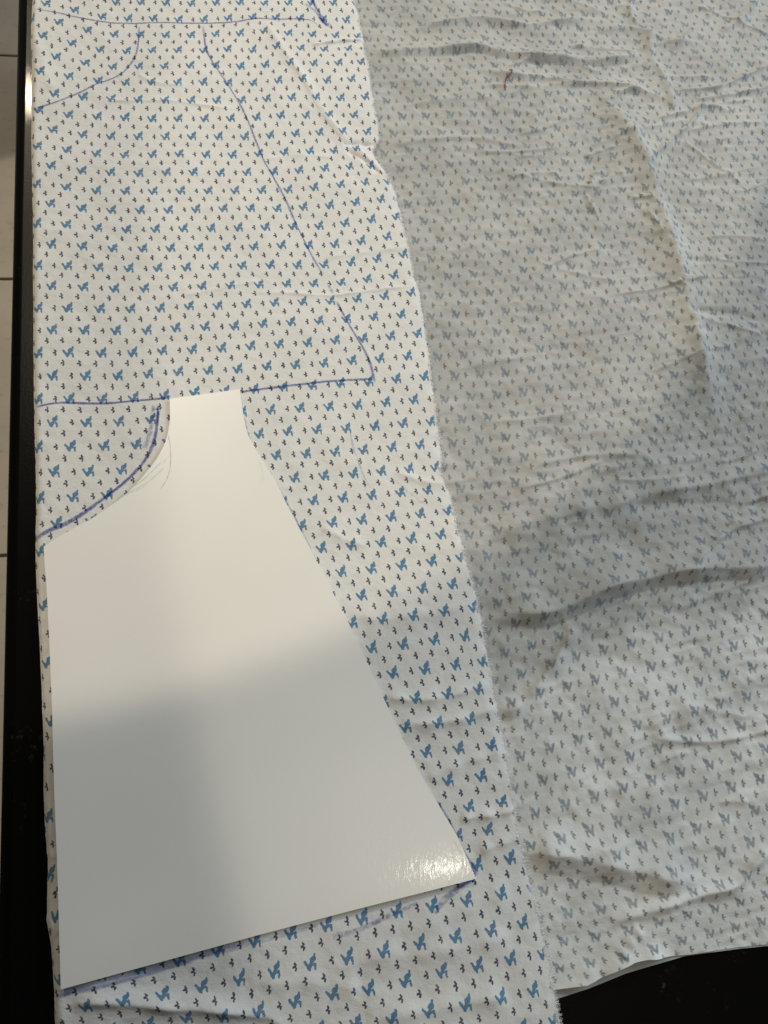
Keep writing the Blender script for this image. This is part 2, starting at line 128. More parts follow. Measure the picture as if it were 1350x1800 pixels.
LO = np.array([(919.3,472.7,0.5,1),(962.3,470,1.5,1),(1002.3,469.3,2.5,1),(1045.7,465,3.5,1),(1086,462.3,4.5,1),(1128.3,458.3,5.5,1),(906,507.3,0,2),(948.3,505,1,2),(990,502.3,2,2),(1032.7,499.3,3,2),(1074,495.7,4,2),(1116,492.7,5,2),(1160.7,485,6,2),(933.3,541.7,0.5,3),(976.7,538.3,1.5,3),(1020,534,2.5,3),(1062.7,531,3.5,3),(1103.3,526.7,4.5,3),(1145.7,524,5.5,3),(1192.7,513.3,6.5,3),(918.3,579.3,0,4),(962.3,574.3,1,4),(1006.7,569.3,2,4),(1049,566.7,3,4),(1091,561.7,4,4),(1133.3,559,5,4),(1176.7,554.3,6,4),(1215,547.3,7,4),(1255,547.7,8,4),(1293.3,545,9,4),(1330,540,10,4),(948.3,611.7,0.5,5),(992.3,607.3,1.5,5),(1036,602.3,2.5,5),(1080,597.7,3.5,5),(1122.3,594,4.5,5),(1164.3,591,5.5,5),(1207.7,582.3,6.5,5),(1245,577.7,7.5,5),(1283.3,575,8.5,5),(1324,570.7,9.5,5),(934.3,649,0,6),(979,643.3,1,6),(1022.7,639.3,2,6),(1067.7,633.3,3,6),(1109.3,631,4,6),(1152.3,626.7,5,6),(1194,622.3,6,6),(1235.7,615.7,7,6),(1275,610,8,6),(1315,605,9,6),(919,687.7,-0.5,7),(965,682.3,0.5,7),(1009,677.7,1.5,7),(1053.3,671.7,2.5,7),(1097.3,667.3,3.5,7),(1140.7,663.3,4.5,7),(1183.3,659.3,5.5,7),(1226.7,652.7,6.5,7),(1266.7,648.3,7.5,7),(1305.7,642.7,8.5,7),(1346.7,635,9.5,7),(950,723.3,0,8),(996,717.7,1,8),(1039.3,712.3,2,8),(1083.3,706.7,3,8),(1128.3,702.3,4,8),(1171.7,698.3,5,8),(1214.3,691.7,6,8),(1255.3,686.7,7,8),(1296.7,680.7,8,8),(1337.3,674,9,8),(936.7,761.7,-0.5,9),(982.3,756,0.5,9),(1026.7,751,1.5,9),(1072.7,745.7,2.5,9),(1116.7,741,3.5,9),(1160,736,4.5,9),(1203.3,731,5.5,9),(1249,723.3,6.5,9),(1286.7,717.7,7.5,9),(1327.7,712.3,8.5,9),(920,802.3,-1,10),(966.7,796.7,0,10),(1014,791,1,10),(1057.7,784.3,2,10),(1104,779,3,10),(1147.7,774.3,4,10),(1193.3,768.3,5,10),(1236.7,763.3,6,10),(1280.7,757.7,7,10),(1319.3,752.3,8,10),(951.7,839,-0.5,11),(999,832.3,0.5,11),(1045.7,825,1.5,11),(1091.7,819.3,2.5,11),(1137.3,813.3,3.5,11),(1181.7,809,4.5,11),(1226.7,802.7,5.5,11),(1271.7,796.7,6.5,11),(1315,790,7.5,11),(936.7,882.3,-1,12),(985.7,874.3,0,12),(1031,866.7,1,12),(1079.3,860,2,12),(1126.7,854.3,3,12),(1169.3,848.3,4,12),(1211.7,843.3,5,12),(1253.3,836.7,6,12),(1296.7,828.3,7,12),(1341.7,821.7,8,12),(923.3,923.3,-1.5,13),(972.3,916.7,-0.5,13),(1020.7,908.3,0.5,13),(1068.3,901.7,1.5,13),(906.7,968.3,-2,14),(957.3,960.7,-1,14),(1004.3,952.7,0,14),(1049,945,1,14),(1095,937.3,2,14),(1145,926.7,3,14),(1187.3,920,4,14),(1234.3,914,5,14),(1280,906.7,6,14),(1323.3,901.7,7,14),(936,1006,-1.5,15),(984,995.7,-0.5,15),(1034,987.7,0.5,15),(1084,979.3,1.5,15),(1131.7,969.3,2.5,15),(1181.7,959.3,3.5,15),(1230,950,4.5,15),(1277.7,939,5.5,15),(1317.7,931.7,6.5,15),(921.7,1049.3,-2,16),(971.7,1043.3,-1,16),(1022.3,1030.7,0,16),(1072.7,1020,1,16),(1124,1012.3,2,16),(1173.3,1000.7,3,16),(1216.7,992.3,4,16),(1261,982.7,5,16),(1308.3,975,6,16),(905,1096.7,-2.5,17),(951.7,1085,-1.5,17),(1000,1071.7,-0.5,17),(935,1133.3,-2,18),(981,1116.7,-1,18),(1030,1101,0,18),(1079,1090.7,1,18),(1126.7,1081.7,2,18),(1171.7,1069.3,3,18),(1216.7,1057.3,4,18),(1261,1047.7,5,18),(1306.7,1038.3,6,18),(916.7,1183.3,-2.5,19),(965,1165.7,-1.5,19),(1012.7,1152.3,-0.5,19),(1061,1140.7,0.5,19),(1109,1130,1.5,19),(1157.7,1119,2.5,19),(1205.7,1107.3,3.5,19),(1251.7,1096.7,4.5,19),(1297.3,1085,5.5,19),(1343.3,1078.3,6.5,19),(946,1216.7,-2,20),(996.7,1205,-1,20),(1045,1193.3,0,20),(1093.3,1180,1,20),(1143.3,1170,2,20),(1194.3,1158.3,3,20),(1243.3,1145,4,20),(1290,1133.3,5,20),(1335.7,1125,6,20),(927.7,1271.7,-2.5,21),(980,1258.3,-1.5,21),(1028.3,1245,-0.5,21),(1078.3,1231.7,0.5,21),(1130,1221,1.5,21),(1181.7,1210,2.5,21),(1229.3,1196.7,3.5,21),(1273.3,1185,4.5,21),(1321.7,1171.7,5.5,21),(914.3,1326.7,-3,22),(965,1312.3,-2,22),(1015,1298.3,-1,22),(1066,1285.7,0,22),(1117.3,1272.3,1,22),(1168.3,1262.3,2,22),(1216.7,1248.3,3,22),(1261.7,1234.3,4,22),(1311.7,1223.3,5,22),(1054.3,1340,-0.5,23),(1105.7,1328.3,0.5,23),(1155,1313.3,1.5,23),(1206.7,1301.7,2.5,23),(1251.7,1288.3,3.5,23),(1301.7,1275,4.5,23),(953.3,1369.3,-2.5,23),(1003.3,1355,-1.5,23),(939.3,1426.7,-3,24),(991,1411.7,-2,24),(1042.7,1398.3,-1,24),(1092.7,1382.7,0,24),(1144,1369.3,1,24),(1195,1355,2,24),(930,1485,-3.5,25),(981.7,1471.7,-2.5,25),(1032.7,1455.7,-1.5,25),(1083.3,1440,-0.5,25),(1133.3,1425.7,0.5,25),(1185,1411.7,1.5,25),(1238.3,1398.3,2.5,25),(1286.7,1382.3,3.5,25),(1336.7,1366.7,4.5,25),(970,1516.7,-3,26),(1031.7,1513.3,-2,26),(1077.7,1502.3,-1,26),(1125.7,1485,0,26),(1175,1470.7,1,26),(1225,1454,2,26),(1274,1437.3,3,26),(1326,1422.7,4,26),(956,1565,-3.5,27),(1006.7,1550,-2.5,27),(1063.3,1543.3,-1.5,27),(1121.7,1538.3,-0.5,27),(1176.7,1531.7,0.5,27),(1219,1514,1.5,27),(1266,1495.7,2.5,27),(1318.3,1478.3,3.5,27),(1055.7,1598.3,-2,28),(1110,1585,-1,28),(1162.3,1572.7,0,28),(1212.3,1565,1,28),(1260,1553.3,2,28),(1154.3,1618.3,-0.5,29),(1206.7,1605.7,0.5,29),(1256.7,1595,1.5,29),(1300,1584.3,2.5,29),(1345,1571.7,3.5,29),(932.3,440,1,0),(974,439,2,0),(1016.7,433.3,3,0),(1057.7,431.7,4,0),(1099.3,430.7,5,0),(1141.7,424,6,0),(945,406.7,1.5,-1),(988.3,401.7,2.5,-1),(1029.3,401.7,3.5,-1),(1066.7,400,4.5,-1),(1109.3,395.7,5.5,-1),(916,374,1,-2),(958.3,372.3,2,-2),(999.3,372.3,3,-2),(1036.7,368.3,4,-2),(1078.3,367.7,5,-2),(1120,360,6,-2),(1189.3,369,8,-2),(1226,369,9,-2),(1266.7,366.7,10,-2),(1303.3,365.7,11,-2),(1343.3,361.7,12,-2),(927.7,340,1.5,-3),(969.3,340,2.5,-3),(1093.3,333.3,5.5,-3),(1131.7,331.7,6.5,-3),(940,315,2,-4),(982.3,311.7,3,-4),(1021.7,311.7,4,-4),(1061.7,306.7,5,-4),(1105,301.7,6,-4),(913.3,285,1.5,-5),(952.3,283.3,2.5,-5),(992.3,285,3.5,-5),(1076.7,275,5.5,-5),(1178.3,280,8.5,-5),(1214,279.3,9.5,-5),(1252.7,279.3,10.5,-5),(1291.7,278.3,11.5,-5),(1326.7,276.7,12.5,-5),(925.7,256.7,2,-6),(966.7,255,3,-6),(1006.7,251.7,4,-6),(1048.3,246.7,5,-6),(1092.7,235,6,-6),(937.7,226.7,2.5,-7),(979,224,3.5,-7),(1020,220,4.5,-7),(1061.7,213.3,5.5,-7),(908.3,200,2,-8),(950,198.3,3,-8),(990.7,193.3,4,-8),(922.7,168.3,2.5,-9),(1003.3,162.3,4.5,-9),(933.3,138.3,3,-10),(907.3,115,2.5,-11),(949,114.3,3.5,-11),(987.7,113.3,4.5,-11),(1028.3,115,5.5,-11),(1060,120,6.5,-11),(1096.7,122.7,7.5,-11),(1135,120,8.5,-11),(1175,116.7,9.5,-11),(931.7,73.3,3.5,-13),(968.3,76.7,4.5,-13),(1006.7,74,5.5,-13),(1046.7,74,6.5,-13),(1082.3,74,7.5,-13),(1120,74,8.5,-13),(1156.7,71,9.5,-13),(942.3,50,4,-14),(983.3,46,5,-14),(988.3,25.7,5.5,-15),(1028.3,23.3,6.5,-15),(1062.3,28.3,7.5,-15),(1099.3,29,8.5,-15),(786.7,485,-2.5,1),(831.7,481.7,-1.5,1),(875,479.3,-0.5,1),(800.7,550.7,-2.5,3),(845,549,-1.5,3),(888.3,546,-0.5,3),(799,661,-3,6),(842.7,656.7,-2,6),(888.3,654,-1,6),(780.7,701.7,-3.5,7),(827.7,696,-2.5,7),(872.7,693.3,-1.5,7),(811.7,736,-3,8),(857.3,731.7,-2,8),(795,776.7,-3.5,9),(843.3,771.7,-2.5,9),(888.3,768.3,-1.5,9),(826.7,815.7,-3,10),(874,810,-2,10),(808.3,857.3,-3.5,11),(857.3,851.7,-2.5,11),(692.7,148.3,-3,-10),(734,146.7,-2,-10),(775,145.7,-1,-10),(817.7,143.3,0,-10),(857.3,140,1,-10),(707.3,204,-3,-8),(747.7,202.7,-2,-8),(791,200,-1,-8),(831.7,198.3,0,-8),(871.7,197.3,1,-8),(775,235,-1.5,-7),(816.7,234.3,-0.5,-7),(857.3,230,0.5,-7),(702.3,297.7,-3.5,-5),(746.7,293.3,-2.5,-5),(790,287.3,-1.5,-5),(833.3,284.3,-0.5,-5),(870,285.7,0.5,-5),(732.7,324,-3,-4),(774,322.3,-2,-4),(817.7,317.3,-1,-4),(860,312.7,0,-4),(716.7,356.7,-3.5,-3),(758.3,353.3,-2.5,-3),(801,353.3,-1.5,-3),(845.7,349.3,-0.5,-3),(885.7,343.3,0.5,-3),(745,387.3,-3,-2),(787.7,386.7,-2,-2),(830.7,383.3,-1,-2),(873.3,379.3,0,-2),(773.3,420,-2.5,-1),(816,416.7,-1.5,-1),(859.3,415,-0.5,-1)])

class Warp:
    """smoothed thin-plate spline from survey point to (column, row) of the print"""
    def __init__(self, pts, lam):
        self.c = pts[:, :2].mean(0); self.s = 600.0
        q = (pts[:, :2] - self.c) / self.s; n = len(q); self.q = q
        K = self.k(np.hypot(q[:, None, 0] - q[None, :, 0], q[:, None, 1] - q[None, :, 1])) + lam * np.eye(n)
        Pm = np.c_[np.ones(n), q]; A = np.zeros((n + 3, n + 3)); A[:n, :n] = K; A[:n, n:] = Pm; A[n:, :n] = Pm.T
        self.w = np.linalg.solve(A, np.r_[pts[:, 2:4], np.zeros((3, 2))])
    @staticmethod
    def k(r): return np.where(r > 1e-9, r * r * np.log(np.maximum(r, 1e-9)), 0.0)
    def raw(self, x, y):
        g = np.stack([(x - self.c[0]) / self.s, (y - self.c[1]) / self.s], -1).reshape(-1, 2)
        out = np.empty((len(g), 2))
        for a in range(0, len(g), 8000):
            b = g[a:a + 8000]
            K = self.k(np.hypot(b[:, None, 0] - self.q[None, :, 0], b[:, None, 1] - self.q[None, :, 1]))
            out[a:a + 8000] = K @ self.w[:-3] + np.c_[np.ones(len(b)), b] @ self.w[-3:]
        return out.reshape(x.shape + (2,))
    def __call__(self, px, py):
        x0, x1, y0, y1 = px.min() - 5, px.max() + 5, py.min() - 5, py.max() + 5
        nx, ny = int((x1 - x0) / 12) + 2, int((y1 - y0) / 12) + 2
        gx, gy = np.meshgrid(np.linspace(x0, x1, nx), np.linspace(y0, y1, ny))
        T = self.raw(gx, gy)
        fx = (px - x0) / (x1 - x0) * (nx - 1); fy = (py - y0) / (y1 - y0) * (ny - 1)
        i = np.clip(fx.astype(int), 0, nx - 2); j = np.clip(fy.astype(int), 0, ny - 2); fx = (fx - i)[..., None]; fy = (fy - j)[..., None]
        return (T[j, i] * (1 - fx) + T[j, i + 1] * fx) * (1 - fy) + (T[j + 1, i] * (1 - fx) + T[j + 1, i + 1] * fx) * fy
WUP = Warp(UP, 0.0006); WLO = Warp(LO, 0.0015)

# ---------------------------------------------------------------- node helpers
class NT:
    def __init__(self, name):
        self.m = bpy.data.materials.new(name); self.m.use_nodes = True
        self.t = self.m.node_tree; self.n = self.t.nodes; self.l = self.t.links
        self.bsdf = self.n['Principled BSDF']; self.out = self.n['Material Output']
    def put(self, sock, v):
        if hasattr(v, 'is_output') or isinstance(v, bpy.types.NodeSocket): self.l.new(v, sock)
        else:
            if isinstance(v, (tuple, list, Vector)) and len(v) == 3 and sock.type == 'RGBA': v = (*v, 1)
            sock.default_value = v
    def node(self, kind, ins=(), out=0, **kw):
        nd = self.n.new(kind)
        for k, v in kw.items(): setattr(nd, k, v)
        for k, v in (ins.items() if isinstance(ins, dict) else enumerate(ins)):
            if v is not None: self.put(nd.inputs[k], v)
        return nd.outputs[out]
    def math(self, op, *a, clamp=False): return self.node('ShaderNodeMath', a, operation=op, use_clamp=clamp)
    def vec(self, op, *a):
        nd = self.n.new('ShaderNodeVectorMath'); nd.operation = op
        if op == 'SCALE':
            self.put(nd.inputs[0], a[0]); self.put(nd.inputs['Scale'], a[1])
        else:
            for i, v in enumerate(a): self.put(nd.inputs[i], v)
        return nd.outputs['Value' if op in ('DOT_PRODUCT', 'LENGTH', 'DISTANCE') else 'Vector']
    def mix(self, f, a, b, blend='MIX'):
        nd = self.n.new('ShaderNodeMix'); nd.data_type = 'RGBA'; nd.blend_type = blend
        self.put(nd.inputs[0], f); self.put(nd.inputs[6], a); self.put(nd.inputs[7], b); return nd.outputs[2]
    def ramp(self, v, lo, hi, a=0.0, b=1.0, smooth=True):
        nd = self.n.new('ShaderNodeMapRange'); nd.interpolation_type = 'SMOOTHSTEP' if smooth else 'LINEAR'
        for i, q in enumerate((v, lo, hi, a, b)): self.put(nd.inputs[i], q)
        return nd.outputs[0]
    def noise(self, vec, scale, detail=3, rough=0.5, out=0):
        return self.node('ShaderNodeTexNoise', {'Vector': vec, 'Scale': scale, 'Detail': detail, 'Roughness': rough}, out)
    def bump(self, h, strength, dist): return self.node('ShaderNodeBump', {'Height': h, 'Strength': strength, 'Distance': dist})

def capsule(N, p, a, b, r1, r2):
    a = Vector((a[0], a[1], 0)); b = Vector((b[0], b[1], 0)); ba = b - a
    pa = N.vec('SUBTRACT', p, a)
    h = N.math('MULTIPLY', N.vec('DOT_PRODUCT', pa, ba), 1 / ba.length_squared, clamp=True)
    d = N.vec('LENGTH', N.vec('SUBTRACT', pa, N.vec('SCALE', ba, h)))
    return N.math('SUBTRACT', d, N.math('MULTIPLY_ADD', h, r2 - r1, r1))

ROWASP = 0.81
BUNNY = [((-.158, -.040), (-.060, .115), .034, .046), ((-.050, .140), (-.040, .158), .046, .040), ((-.045, .115), (.040, .010), .052, .062),
         ((.040, .030), (.112, .060), .052, .040), ((.112, .055), (.124, .178), .038, .026), ((.045, -.050), (.075, -.070), .074, .070), ((.122, -.168), (.112, -.090), .033, .042)]
CLOVER = [((-.006, -.088), (.022, -.040), .024, .028), ((-.048, .008), (-.004, .000), .029, .031), ((.028, .040), (.010, .088), .030, .026)]

def cotton(name, base, blue, navy, soft, fade, patch, grain):
    N = NT(name)
    uv = N.node('ShaderNodeAttribute', out=1, attribute_name='print_uv')
    wear = N.node('ShaderNodeAttribute', out=2, attribute_name='edge_wear')
    wob = N.vec('SCALE', N.vec('SUBTRACT', N.noise(uv, 9.0, 2, out=1), (0.5, 0.5, 0.5)), 0.075)
    wob2 = N.vec('SCALE', N.vec('SUBTRACT', N.noise(uv, 38.0, 1, out=1), (0.5, 0.5, 0.5)), 0.028)
    s = N.node('ShaderNodeSeparateXYZ', [N.vec('ADD', N.vec('ADD', uv, wob), wob2)]); sx = s; 
    nd = s.node; u, v = nd.outputs[0], nd.outputs[1]
    j = N.math('FLOOR', N.math('ADD', v, 0.5))
    b = N.math('MULTIPLY', N.math('SUBTRACT', v, j), ROWASP)
    us = N.math('MULTIPLY_ADD', j, -0.5, u)
    a = N.math('SUBTRACT', N.math('FRACT', N.math('ADD', us, 0.5)), 0.5)
    p = N.node('ShaderNodeCombineXYZ', [a, b])
    d = None
    for cp in BUNNY:
        c = capsule(N, p, *cp); d = c if d is None else N.math('MINIMUM', d, c)
    seam = capsule(N, p, (.065, .026), (.100, .010), .004, .009)      # the little unprinted gap under the chin
    d = N.math('MAXIMUM', d, N.math('MULTIPLY', seam, -1.0))
    # sprigs: one between two rabbits, a row of closer ones between the rows
    a1 = N.math('SUBTRACT', N.math('FRACT', N.math('ADD', us, 0.93)), 0.5)   # at +0.57
    b1 = N.math('SUBTRACT', b, 0.03)
    a2 = N.math('MULTIPLY_ADD', N.math('FRACT', N.math('MULTIPLY', N.math('ADD', u, 0.436), 2.0)), 0.5, -0.25)
    b2 = N.math('MULTIPLY', N.math('SUBTRACT', N.math('FRACT', v), 0.5), ROWASP)
    sel = N.math('GREATER_THAN', N.math('ABSOLUTE', b), 0.25 * ROWASP)
    mixf = lambda f, x, y: N.math('ADD', N.math('MULTIPLY', x, N.math('SUBTRACT', 1.0, f)), N.math('MULTIPLY', y, f))
    q = N.node('ShaderNodeCombineXYZ', [mixf(sel, a1, a2), mixf(sel, b1, b2)])
    e = None
    for cp in CLOVER:
        c = capsule(N, q, *cp); e = c if e is None else N.math('MINIMUM', e, c)
    mb = N.ramp(d, -soft, soft, 1.0, 0.0); mc = N.ramp(e, -soft, soft, 1.0, 0.0)
    # ink coverage varies a little, fades at the frayed edge
    cov = N.ramp(N.noise(uv, 2.3, 3), 0.25, 0.75, fade, 1.0)
    inkn = N.ramp(N.noise(uv, 60.0, 2), 0.3, 0.7, 0.86, 1.0)
    cov = N.math('MULTIPLY', N.math('MULTIPLY', cov, inkn), N.math('SUBTRACT', 1.0, wear))
    # cloth: slubby threads both ways and soft tone patches
    thx = N.noise(N.vec('MULTIPLY', uv, (2.5, 46.0, 1.0)), 1.0, 3, 0.6)
    thy = N.noise(N.vec('MULTIPLY', uv, (58.0, 2.2, 1.0)), 1.0, 3, 0.6)
    th = N.math('MULTIPLY_ADD', N.math('ADD', thx, thy), grain, 1.0 - grain)
    tone = N.ramp(N.noise(uv, 0.33, 3, 0.55), 0.3, 0.7, 1.0 - patch, 1.0 + patch)
    dbl_lit = N.node('ShaderNodeAttribute', out=2, attribute_name='doubled_lit')   # paler where cloth lies double, brightened further in place of missing light
    col = N.vec('SCALE', N.vec('SCALE', N.vec('SCALE', base, th), tone), N.math('MULTIPLY_ADD', dbl_lit, 0.50, 1.0))
    col = N.mix(N.math('MULTIPLY', mb, cov), col, blue)
    col = N.mix(N.math('MULTIPLY', mc, cov), col, navy)
    N.put(N.bsdf.inputs['Base Color'], col)
    N.put(N.bsdf.inputs['Roughness'], 0.9); N.put(N.bsdf.inputs['Specular IOR Level'], 0.12)
    N.put(N.bsdf.inputs['Sheen Weight'], 0.08); N.put(N.bsdf.inputs['Sheen Roughness'], 0.5)
    fine = N.math('ADD', N.noise(N.vec('MULTIPLY', uv, (8.0, 40.0, 1.0)), 1.0, 2), N.noise(N.vec('MULTIPLY', uv, (46.0, 9.0, 1.0)), 1.0, 2))
    crump = N.noise(uv, 1.6, 4, 0.6)
    bmp = N.bump(N.math('MULTIPLY_ADD', fine, 0.10, crump), 0.6, 0.0011)
    N.put(N.bsdf.inputs['Normal'], bmp)
    return N.m

MAT_FACE = cotton('printed_cotton_face', (0.70, 0.69, 0.66), (0.056, 0.170, 0.300), (0.013, 0.019, 0.058), 0.009, 0.93, 0.025, 0.11)
MAT_BACK = cotton('printed_cotton_reverse', (0.425, 0.422, 0.40), (0.148, 0.188, 0.218), (0.070, 0.071, 0.072), 0.030, 0.60, 0.10, 0.20)

def plain(name, col, rough, spec=0.5, noise=0.0, scale=50):
    N = NT(name)
    N.put(N.bsdf.inputs['Roughness'], rough); N.put(N.bsdf.inputs['Specular IOR Level'], spec)
    if noise:
        tc = N.node('ShaderNodeTexCoord', out=3)
        f = N.ramp(N.noise(tc, scale, 4), 0.3, 0.7)
        N.put(N.bsdf.inputs['Base Color'], N.mix(f, [c * (1 - noise) for c in col], [min(1, c * (1 + noise)) for c in col]))
    else: N.put(N.bsdf.inputs['Base Color'], col)
    return N.m

def ink(name, tint, scale, lo, hi, weight):
    """felt-pen or pencil: a stain that multiplies the cloth or paper under it"""
    N = NT(name); N.n.remove(N.bsdf)
    tc = N.node('ShaderNodeTexCoord', out=3)
    f = N.math('MULTIPLY', N.ramp(N.noise(tc, scale, 4, 0.65), lo, hi), weight)
    at = N.node('ShaderNodeAttribute', out=2, attribute_name='ink')
    f = N.math('MULTIPLY', f, at)
    t = N.node('ShaderNodeBsdfTransparent', [N.mix(f, (1, 1, 1), tint)])
    N.l.new(t, N.out.inputs[0])
    return N.m

# ---------------------------------------------------------------- floor, far below on the left
FLOOR_Z = -0.90
def tile_material():
    N = NT('floor_tile_stone')
    tc = N.node('ShaderNodeNewGeometry')
    n1 = N.noise(tc, 5.0, 6, 0.6); n2 = N.noise(tc, 60.0, 3, 0.6)
    c = N.mix(N.ramp(n1, 0.3, 0.72), (0.49, 0.445, 0.38), (0.61, 0.555, 0.47))
    c = N.mix(N.math('MULTIPLY', N.ramp(n2, 0.55, 0.75), 0.35), c, (0.20, 0.175, 0.15))
    N.put(N.bsdf.inputs['Base Color'], c); N.put(N.bsdf.inputs['Roughness'], 0.45)
    return N.m
MT_TILE = tile_material(); MT_GROUT = plain('grout', (0.10, 0.088, 0.075), 0.9, 0.2, 0.25, 40)
g1 = wv(12, 97, FLOOR_Z); g1b = wv(25, 98, FLOOR_Z); g2 = wv(8, 490, FLOOR_Z); g3 = wv(2, 988, FLOOR_Z)
E0 = wv(28, 0); E1 = wv(3, 1100)
edge_dir = (E1 - E0).normalized()                     # runs down the counter edge
side = Vector((-edge_dir.y, edge_dir.x, 0))
if side.x > 0: side = -side                           # points left, away from the counter
tlen = abs((g2 - g1).dot(edge_dir)); print('tile length', tlen, abs((g3 - g2).dot(edge_dir)))
floor_me = bpy.data.meshes.new('floor'); bmf = bmesh.new()
bmesh.ops.create_grid(bmf, x_segments=1, y_segments=1, size=3.2); bmf.to_mesh(floor_me); bmf.free()
floor = link('floor', floor_me, MT_GROUT, kind='structure'); floor.location = (0, 0, FLOOR_Z - 0.004)
def box_mesh(name, sx, sy, sz, bev):
    bm = bmesh.new(); bmesh.ops.create_cube(bm, size=1); bmesh.ops.scale(bm, vec=(sx, sy, sz), verts=bm.verts)
    if bev: bmesh.ops.bevel(bm, geom=bm.edges[:], offset=bev, segments=1, affect='EDGES')
    me = bpy.data.meshes.new(name); bm.to_mesh(me); bm.free(); return me
tile_me = box_mesh('tile', 0.6 - 0.004, tlen - 0.005, 0.008, 0.0012); tile_me.materials.append(MT_TILE)
ang = math.atan2(edge_dir.y, edge_dir.x) + math.pi / 2
for a in range(-3, 3):
    for s in range(-2, 3):
        o = bpy.data.objects.new('tile', tile_me); COL.objects.link(o); o.parent = floor
        c = g1 + edge_dir * (tlen * (a + 0.5)) + side * (0.6 * s - 0.12)
        o.location = (c.x, c.y, 0.0); o.rotation_euler = (0, 0, ang)

# ---------------------------------------------------------------- black granite counter
def granite():
    N = NT('black_granite')
    g = N.node('ShaderNodeNewGeometry')
    big = N.ramp(N.noise(g, 26.0, 5, 0.65), 0.55, 0.78)
    mid = N.ramp(N.noise(g, 340.0, 4, 0.7), 0.54, 0.70)
    spk = N.ramp(N.node('ShaderNodeTexVoronoi', {'Vector': g, 'Scale': 700.0}), 0.0, 0.22, 1.0, 0.0)
    c = N.mix(N.math('MULTIPLY', big, mid), (0.0032, 0.0028, 0.0026), (0.12, 0.10, 0.075))
    c = N.mix(N.math('MULTIPLY', spk, N.math('MULTIPLY', N.ramp(N.noise(g, 90.0, 2), 0.64, 0.76), 0.35)), c, (0.12, 0.11, 0.10))
    N.put(N.bsdf.inputs['Base Color'], c)
    N.put(N.bsdf.inputs['Roughness'], 0.27); N.put(N.bsdf.inputs['Specular IOR Level'], 0.055)
    N.put(N.bsdf.inputs['Coat Weight'], 0.055); N.put(N.bsdf.inputs['Coat Roughness'], 0.02); N.put(N.bsdf.inputs['Coat IOR'], 1.45)
    pit = N.noise(g, 900.0, 3, 0.6)
    N.put(N.bsdf.inputs['Normal'], N.bump(pit, 0.12, 0.0004))
    N.put(N.bsdf.inputs['Coat Normal'], N.bump(N.noise(g, 1300.0, 3, 0.65), 0.034, 0.0003))
    return N.m
prof = []; R = 0.006; T = 0.032; WIDE = 1.15
for k in range(7): a = math.pi / 2 * k / 6; prof.append((R - R * math.cos(a), -R + R * math.sin(a)))
for k in range(5): a = math.pi / 2 * k / 4; prof.insert(0, (R - R * math.cos(a), -T + R - R * math.sin(a)))
prof = prof + [(WIDE, 0.0), (WIDE, -T)]
bm = bmesh.new()
A0 = E0 - edge_dir * 0.75; A1 = E0 + edge_dir * 1.25
ring = []
for base in (A0, A1):
    ring.append([bm.verts.new((base - side * u + Vector((0, 0, w)))) for u, w in prof])
for k in range(len(prof)):
    k2 = (k + 1) % len(prof); bm.faces.new((ring[0][k], ring[0][k2], ring[1][k2], ring[1][k]))
bm.faces.new(ring[0]); bm.faces.new(ring[1][::-1])
bmesh.ops.recalc_face_normals(bm, faces=bm.faces)
for f in bm.faces:
    if len(f.verts) == 4 and f.calc_area() < 0.02: f.smooth = True
me = bpy.data.meshes.new('countertop'); bm.to_mesh(me); bm.free()
counter = link('countertop', me, granite(), kind='structure')

# ---------------------------------------------------------------- the cloth
def curve_w(pts, z=0.001):
    p = np.array(pts, float); x, y = world(p[:, 0], p[:, 1], z); return np.c_[x, y]

class Folds:
    """creases: survey polylines with height (mm) and half-widths (mm) left and right of travel"""
    def __init__(self, items, gain=1.0):
        self.items = []
        for pts, h, wl, wr in items:
            self.items.append((resample(curve_w(pts), 0.006), h * gain * 1e-3, wl * 1e-3, wr * 1e-3))
    def __call__(self, X, Y):
        Z = np.zeros_like(X)
        for P, h, wl, wr in self.items:
            m = max(wl, wr) * 2.6
            sel = (X > P[:, 0].min() - m) & (X < P[:, 0].max() + m) & (Y > P[:, 1].min() - m) & (Y < P[:, 1].max() + m)
            if not sel.any(): continue
            x = X[sel]; y = Y[sel]
            best = np.full(x.shape, 1e9); sg = np.zeros_like(x); ft = np.zeros_like(x)
            n = len(P) - 1
            for k in range(n):
                ax, ay = P[k]; bx, by = P[k + 1]; dx, dy = bx - ax, by - ay; L2 = dx * dx + dy * dy
                t = np.clip(((x - ax) * dx + (y - ay) * dy) / L2, 0, 1)
                ex = x - ax - t * dx; ey = y - ay - t * dy; d = ex * ex + ey * ey
                b = d < best; best[b] = d[b]; sg[b] = (dx * ey - dy * ex)[b]; ft[b] = ((k + t) / n)[b]
            d = np.sqrt(best); w = np.where(sg > 0, wl, wr)
            taper = np.clip(np.minimum(ft, 1 - ft) * 5.0, 0, 1); taper = taper * taper * (3 - 2 * taper)
            sharp = np.exp(-(np.sqrt(d * d + (0.30 * w) ** 2) - 0.30 * w) / (0.62 * w))
            steep = np.clip(1 - d / (1.7 * w), 0, 1)                          # the abrupt side of a lapped fold
            lap = (sg > 0) == (wl < wr)
            pr = np.where(lap & (min(wl, wr) < 0.5 * max(wl, wr)), steep, sharp)
            Z[sel] += h * pr * taper * (1 + 0.25 * np.sin(ft * 23 + P[0, 0] * 400))
        return Z

